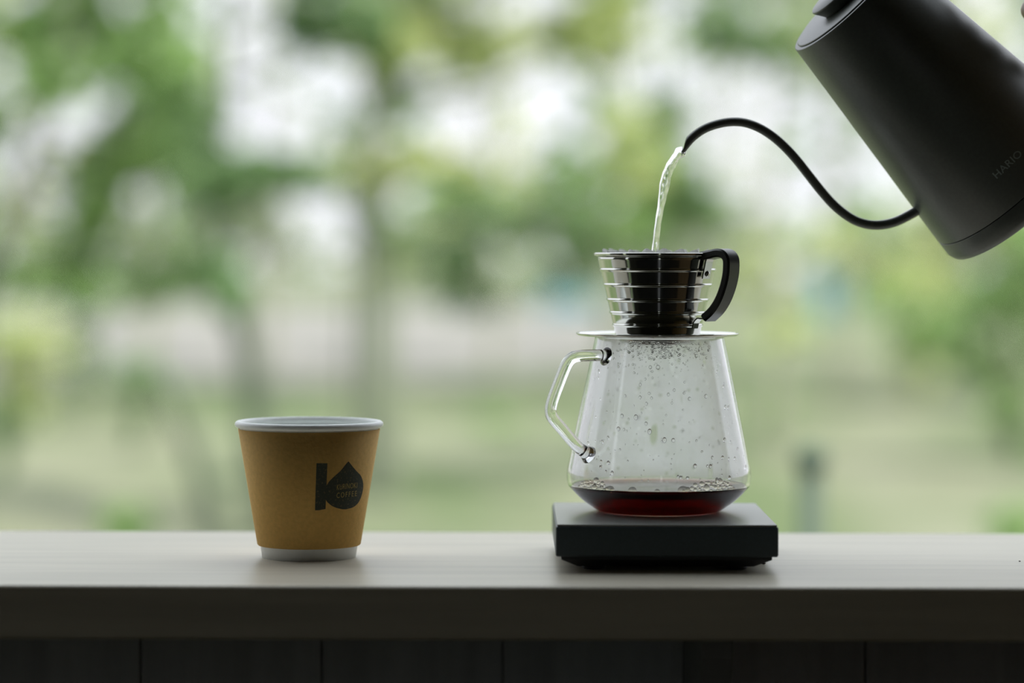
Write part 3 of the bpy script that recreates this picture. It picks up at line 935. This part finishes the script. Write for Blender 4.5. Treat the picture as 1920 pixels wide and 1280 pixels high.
tree('leafy_tree', 'tree with dark leaves and a leaning trunk behind the paper cup', 11.0,
     [(490, 1015), (474, 730), (455, 630), (430, 560), (405, 480), (400, 380), (420, 200), (430, -100)], 0.050,
     [(400, 350, 80, 60, 260, 0), (480, 330, 90, 45, 260, .2), (560, 330, 70, 40, 150, 0), (395, 510, 60, 40, 150, 0), (435, 560, 35, 50, 110, -.1),
      (380, 270, 50, 70, 160, .2), (585, 60, 60, 60, 140, .4), (470, -160, 130, 80, 240, 0), (620, -80, 100, 90, 260, .3), (690, 40, 60, 70, 220, 0)],
     'leaf_dark', 'bark_dark')
tree('leafy_tree', 'tree with yellow-green leaves and pale trunk standing right of the cup', 13.0,
     [(712, 930), (712, 700), (705, 520), (690, 380), (700, 200), (720, 0), (740, -200)], 0.085,
     [(720, 90, 110, 60, 320, 0), (860, 60, 90, 70, 260, .3), (940, 90, 50, 36, 80, 0), (690, 310, 110, 45, 230, .2), (800, 300, 80, 40, 150, -.2), (655, 330, 60, 30, 100, 0),
      (1070, 60, 80, 60, 220, .2), (1150, 60, 90, 80, 260, 0), (760, 10, 90, 60, 200, .3), (900, -100, 140, 100, 360, 0), (1100, -120, 140, 100, 360, 0), (700, 480, 70, 60, 110, .3), (1190, 300, 60, 80, 220, -.1), (980, -280, 200, 120, 420, 0)],
     'leaf_yellow', 'bark_mid')
tree('leafy_tree', 'slim tree with dark drooping boughs behind the water stream', 14.0,
     [(1262, 900), (1258, 700), (1262, 520), (1268, 380), (1250, 200), (1240, 0), (1230, -200)], 0.028,
     [(880, 380, 90, 50, 210, .2), (960, 430, 100, 50, 230, 0), (1060, 400, 90, 40, 170, 0), (1100, 480, 90, 40, 140, .2), (850, 480, 80, 60, 190, -.2), (880, 560, 70, 30, 90, 0),
      (1260, 340, 60, 50, 230, 0), (1310, 390, 60, 45, 190, .1), (1245, 215, 40, 40, 80, 0), (1340, 60, 70, 70, 190, 0), (1420, 90, 80, 50, 190, 0), (1240, -100, 120, 100, 300, 0), (1400, -90, 120, 100, 320, .3), (1030, 520, 60, 30, 60, .3)],
     'leaf_dark')
tree('leafy_tree', 'loose pale green tree between the spout and the kettle', 16.0,
     [(1452, 860), (1454, 700), (1450, 560), (1440, 420), (1450, 250), (1460, 0), (1460, -200)], 0.05,
     [(1440, 90, 90, 36, 150, 0), (1180, 230, 60, 60, 110, 0), (1540, 90, 90, 60, 190, 0), (1420, 500, 60, 60, 80, 0), (1470, 620, 60, 60, 90, 0), (1560, 470, 80, 40, 80, .3),
      (1540, -80, 140, 90, 330, 0), (1700, -60, 120, 90, 300, 0), (1880, 70, 60, 60, 60, 0), (1800, -120, 140, 90, 300, 0)],
     'leaf_yellow', 'bark_pale')
tree('leafy_tree', 'low spreading tree with dark boughs at the right under the kettle', 15.0,
     [(1905, 900), (1900, 720), (1890, 600), (1880, 480), (1870, 360)], 0.04,
     [(1740, 630, 80, 45, 190, 0), (1660, 570, 70, 40, 90, 0), (1880, 560, 90, 60, 260, 0), (1800, 600, 70, 40, 120, .3), (1830, 680, 70, 40, 90, 0), (1960, 480, 80, 80, 200, 0), (1900, 760, 60, 50, 80, 0), (2000, 620, 90, 80, 220, 0)],
     'leaf_mid')
# second row of trees behind, with thinner places where the sky shows
GAPS = [(480, 130, 75, 150), (620, 230, 70, 80), (30, 360, 65, 90), (100, 235, 50, 50), (285, 420, 85, 55), (430, 440, 45, 45), (610, 460, 60, 110), (500, 470, 50, 60), (830, 205, 120, 60), (1000, 215, 120, 70),
        (1110, 190, 80, 60), (1000, 10, 70, 40), (1290, 15, 60, 55), (1380, 185, 110, 50), (1520, 230, 120, 90), (1650, 330, 110, 90), (1420, 320, 70, 70), (1560, 390, 90, 50), (410, 20, 50, 50), (740, 390, 50, 40), (1860, 60, 60, 60), (40, 120, 20, 20), (1227, 125, 30, 30), (180, 200, 20, 20), (640, 30, 20, 20), (220, 600, 60, 30)]
row_lab = ['second-row tree beyond the left frame edge', 'second-row tree at the left behind the big green crown', 'second-row tree behind the leaning trunk', 'second-row tree above the paper cup, cut by a tall bright gap', 'second-row tree behind the pale trunk',
           'second-row tree in the middle of the view', 'second-row tree left of the water stream', 'second-row tree behind the gooseneck spout', 'second-row tree behind the bend of the spout', 'second-row tree hidden mostly by the kettle', 'second-row tree beyond the right frame edge']
for i, lab in enumerate(row_lab):
    xc = -150 + 215 * i
    cl = []
    for gx in range(3):
        for gy in range(9):
            x = xc - 72 + 72 * gx + rnd.uniform(-25, 25); y = -190 + 76 * gy + rnd.uniform(-25, 25)
            q = min(((x - a) / (rx + 38)) ** 2 + ((y - b) / (ry + 34)) ** 2 for a, b, rx, ry in GAPS)
            n = (42 if q > 1.0 else 7) * 0.62
            cl.append((x, y, rnd.uniform(48, 66), rnd.uniform(42, 56), n, rnd.uniform(-1.5, 1.5)))
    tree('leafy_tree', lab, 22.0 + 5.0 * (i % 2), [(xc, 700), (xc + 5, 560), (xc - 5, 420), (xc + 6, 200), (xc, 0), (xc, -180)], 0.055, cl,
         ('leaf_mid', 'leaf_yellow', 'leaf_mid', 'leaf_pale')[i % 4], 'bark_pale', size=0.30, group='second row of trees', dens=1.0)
# the same row goes on to both sides of the view
for i in list(range(-9, 0)) + list(range(len(row_lab), len(row_lab) + 9)):
    xc = -150 + 215 * i
    cl = [(xc - 72 + 72 * gx + rnd.uniform(-25, 25), -190 + 76 * gy + rnd.uniform(-25, 25), rnd.uniform(48, 66), rnd.uniform(42, 56), 22, rnd.uniform(-1.2, 1.2))
          for gx in range(3) for gy in range(9) if rnd.random() < 0.8]
    tree('leafy_tree', 'second-row tree, ' + ['first', 'second', 'third', 'fourth', 'fifth', 'sixth', 'seventh', 'eighth', 'ninth'][(-i - 1) if i < 0 else i - len(row_lab)] + ' one out past the ' + ('left' if i < 0 else 'right') + ' edge of the view', 22.0 + 5.0 * (i % 2),
         [(xc, 700), (xc + 5, 560), (xc - 5, 420), (xc + 6, 200), (xc, 0), (xc, -180)], 0.055, cl,
         ('leaf_mid', 'leaf_yellow', 'leaf_mid', 'leaf_pale')[i % 4], 'bark_pale', size=0.30, group='second row beyond the ' + ('left' if i < 0 else 'right') + ' edge', dens=1.0)
# far belt; distance haze is put into the paler leaf colour
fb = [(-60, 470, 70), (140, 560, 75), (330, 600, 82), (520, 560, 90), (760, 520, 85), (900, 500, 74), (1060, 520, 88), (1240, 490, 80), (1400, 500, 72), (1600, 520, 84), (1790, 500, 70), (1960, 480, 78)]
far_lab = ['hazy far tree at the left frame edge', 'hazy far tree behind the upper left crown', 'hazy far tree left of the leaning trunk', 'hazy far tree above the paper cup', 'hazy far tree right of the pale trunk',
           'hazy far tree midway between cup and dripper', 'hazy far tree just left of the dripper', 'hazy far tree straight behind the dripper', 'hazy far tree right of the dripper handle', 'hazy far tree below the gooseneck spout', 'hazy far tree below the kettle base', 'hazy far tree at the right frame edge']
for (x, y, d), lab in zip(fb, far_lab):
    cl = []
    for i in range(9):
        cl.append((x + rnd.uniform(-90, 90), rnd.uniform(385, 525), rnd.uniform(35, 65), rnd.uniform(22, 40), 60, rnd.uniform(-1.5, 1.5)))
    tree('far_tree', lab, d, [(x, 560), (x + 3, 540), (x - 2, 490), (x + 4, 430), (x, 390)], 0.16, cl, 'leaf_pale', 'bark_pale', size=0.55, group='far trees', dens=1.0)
# shrubs low at the left and elsewhere
def shrub(label, dist, x, y, rx, ry, n, mat, size=0.07):
    foot = at(x, 700, dist); foot.z = 0
    c = at(x, y, dist) - foot; s = dist / F
    t = thing('shrub', label, 'shrub', foot, 'shrubs on the lawn')
    v, f = leaves([(c, (rx * s, rx * s, ry * s), n), (Vector((0, 0, c.z * 0.5)), (rx * s * 0.6, rx * s * 0.6, c.z * 0.5), int(n * 0.5))], size, mat)
    mesh_obj('foliage', v, f, MAT[mat], t, smooth=False)
    for i in range(5):
        a = i * 1.26; e = c * 0.9 + Vector((math.cos(a), math.sin(a), 0)) * rx * s * 0.5
        bv, bf = tube(catmull([Vector((0, 0, -0.01)), e * 0.5 + Vector((0, 0, 0.05)), e], 4), lambda u: 0.008 * (1 - 0.6 * u), 6)
        mesh_obj('stem', bv, bf, MAT['bark'], t)
shrub('small green shrub low at the left frame edge', 14.0, 5, 790, 30, 40, 150, 'leaf_dark')
shrub('green shrub left of the thin leaning sapling', 16.0, 255, 700, 60, 30, 160, 'leaf_dark')
shrub('low shrub at the counter edge left of the cup', 9.0, 235, 985, 60, 40, 170, 'leaf_mid', 0.05)
shrub('low shrub behind the counter in the right corner', 10.0, 1900, 990, 70, 50, 170, 'leaf_mid', 0.05)
shrub('soft green shrub between cup and carafe', 18.0, 935, 800, 50, 40, 90, 'leaf_mid')
shrub('soft green shrub right of the carafe', 18.0, 1440, 790, 50, 70, 130, 'leaf_mid')
shrub('yellow-green shrub at the left edge below the big crown', 18.0, 45, 640, 95, 55, 260, 'leaf_yellow', 0.11)
shrub('mid-green bush under the big crown at the left', 19.0, 150, 545, 80, 40, 200, 'leaf_mid', 0.11)
shrub('yellow-green bush below the base of the kettle', 21.0, 1710, 525, 110, 50, 260, 'leaf_yellow', 0.12)
shrub('pale green bush at the right edge above the counter', 17.0, 1890, 660, 80, 60, 200, 'leaf_pale', 0.10)
# thin leaning sapling left
tree('sapling', 'thin leaning sapling left of the paper cup', 9.5,
     [(418, 1070), (395, 960), (372, 880), (340, 800), (312, 740), (285, 700)], 0.040,
     [(275, 690, 40, 22, 60, 0), (320, 730, 30, 18, 30, 0)], 'leaf_dark', 'bark_dark', size=0.05, group='saplings')
tree('sapling', 'thin upright sapling just left of the pale trunk', 15.2,
     [(660, 900), (657, 700), (660, 550), (664, 420), (672, 360)], 0.022, [(672, 380, 30, 30, 40, 0)], 'leaf_dark', 'bark_dark', size=0.06, group='saplings')
# short dark post
p = at(1521, 838, 4.2); w = 0.0175
post = thing('short_post', 'slender dark post standing outside right of the scale', 'post', (p.x, p.y, 0))
v, f = lathe([(0, -0.02), (w, -0.02), (w, p.z - 0.03), (0, p.z - 0.03)], 24)
mesh_obj('shaft', v, f, MAT['post'], post)
v, f = lathe([(0, p.z - 0.03), (w + 0.006, p.z - 0.03), (w + 0.008, p.z - 0.022), (w + 0.006, p.z - 0.006), (w * 0.6, p.z), (0, p.z + 0.002)], 24)
mesh_obj('cap', v, f, MAT['post'], post)
# teal bins far off
def bin_(label, px, py0, py1, wpx, dist):
    t0 = at(px, py0, dist); b0 = at(px, py1, dist)
    s = dist / F; w = wpx * s / 2; h = t0.z
    o = thing('storage_bin', label, 'bin', (t0.x, t0.y, 0), 'teal bins')
    solid('bin_body', (-w, w, -w * .7, w * .7, 0.0, h * 0.9), MAT['teal'], o, 0.02)
    solid('bin_lid', (-w * 1.06, w * 1.06, -w * .76, w * .76, h * 0.9, h), MAT['teal_dark'], o, 0.02)
bin_('teal-blue box far off just left of the dripper', 1062, 545, 582, 95, 58)
bin_('teal-blue box far off right of the dripper handle', 1560, 515, 590, 62, 53)
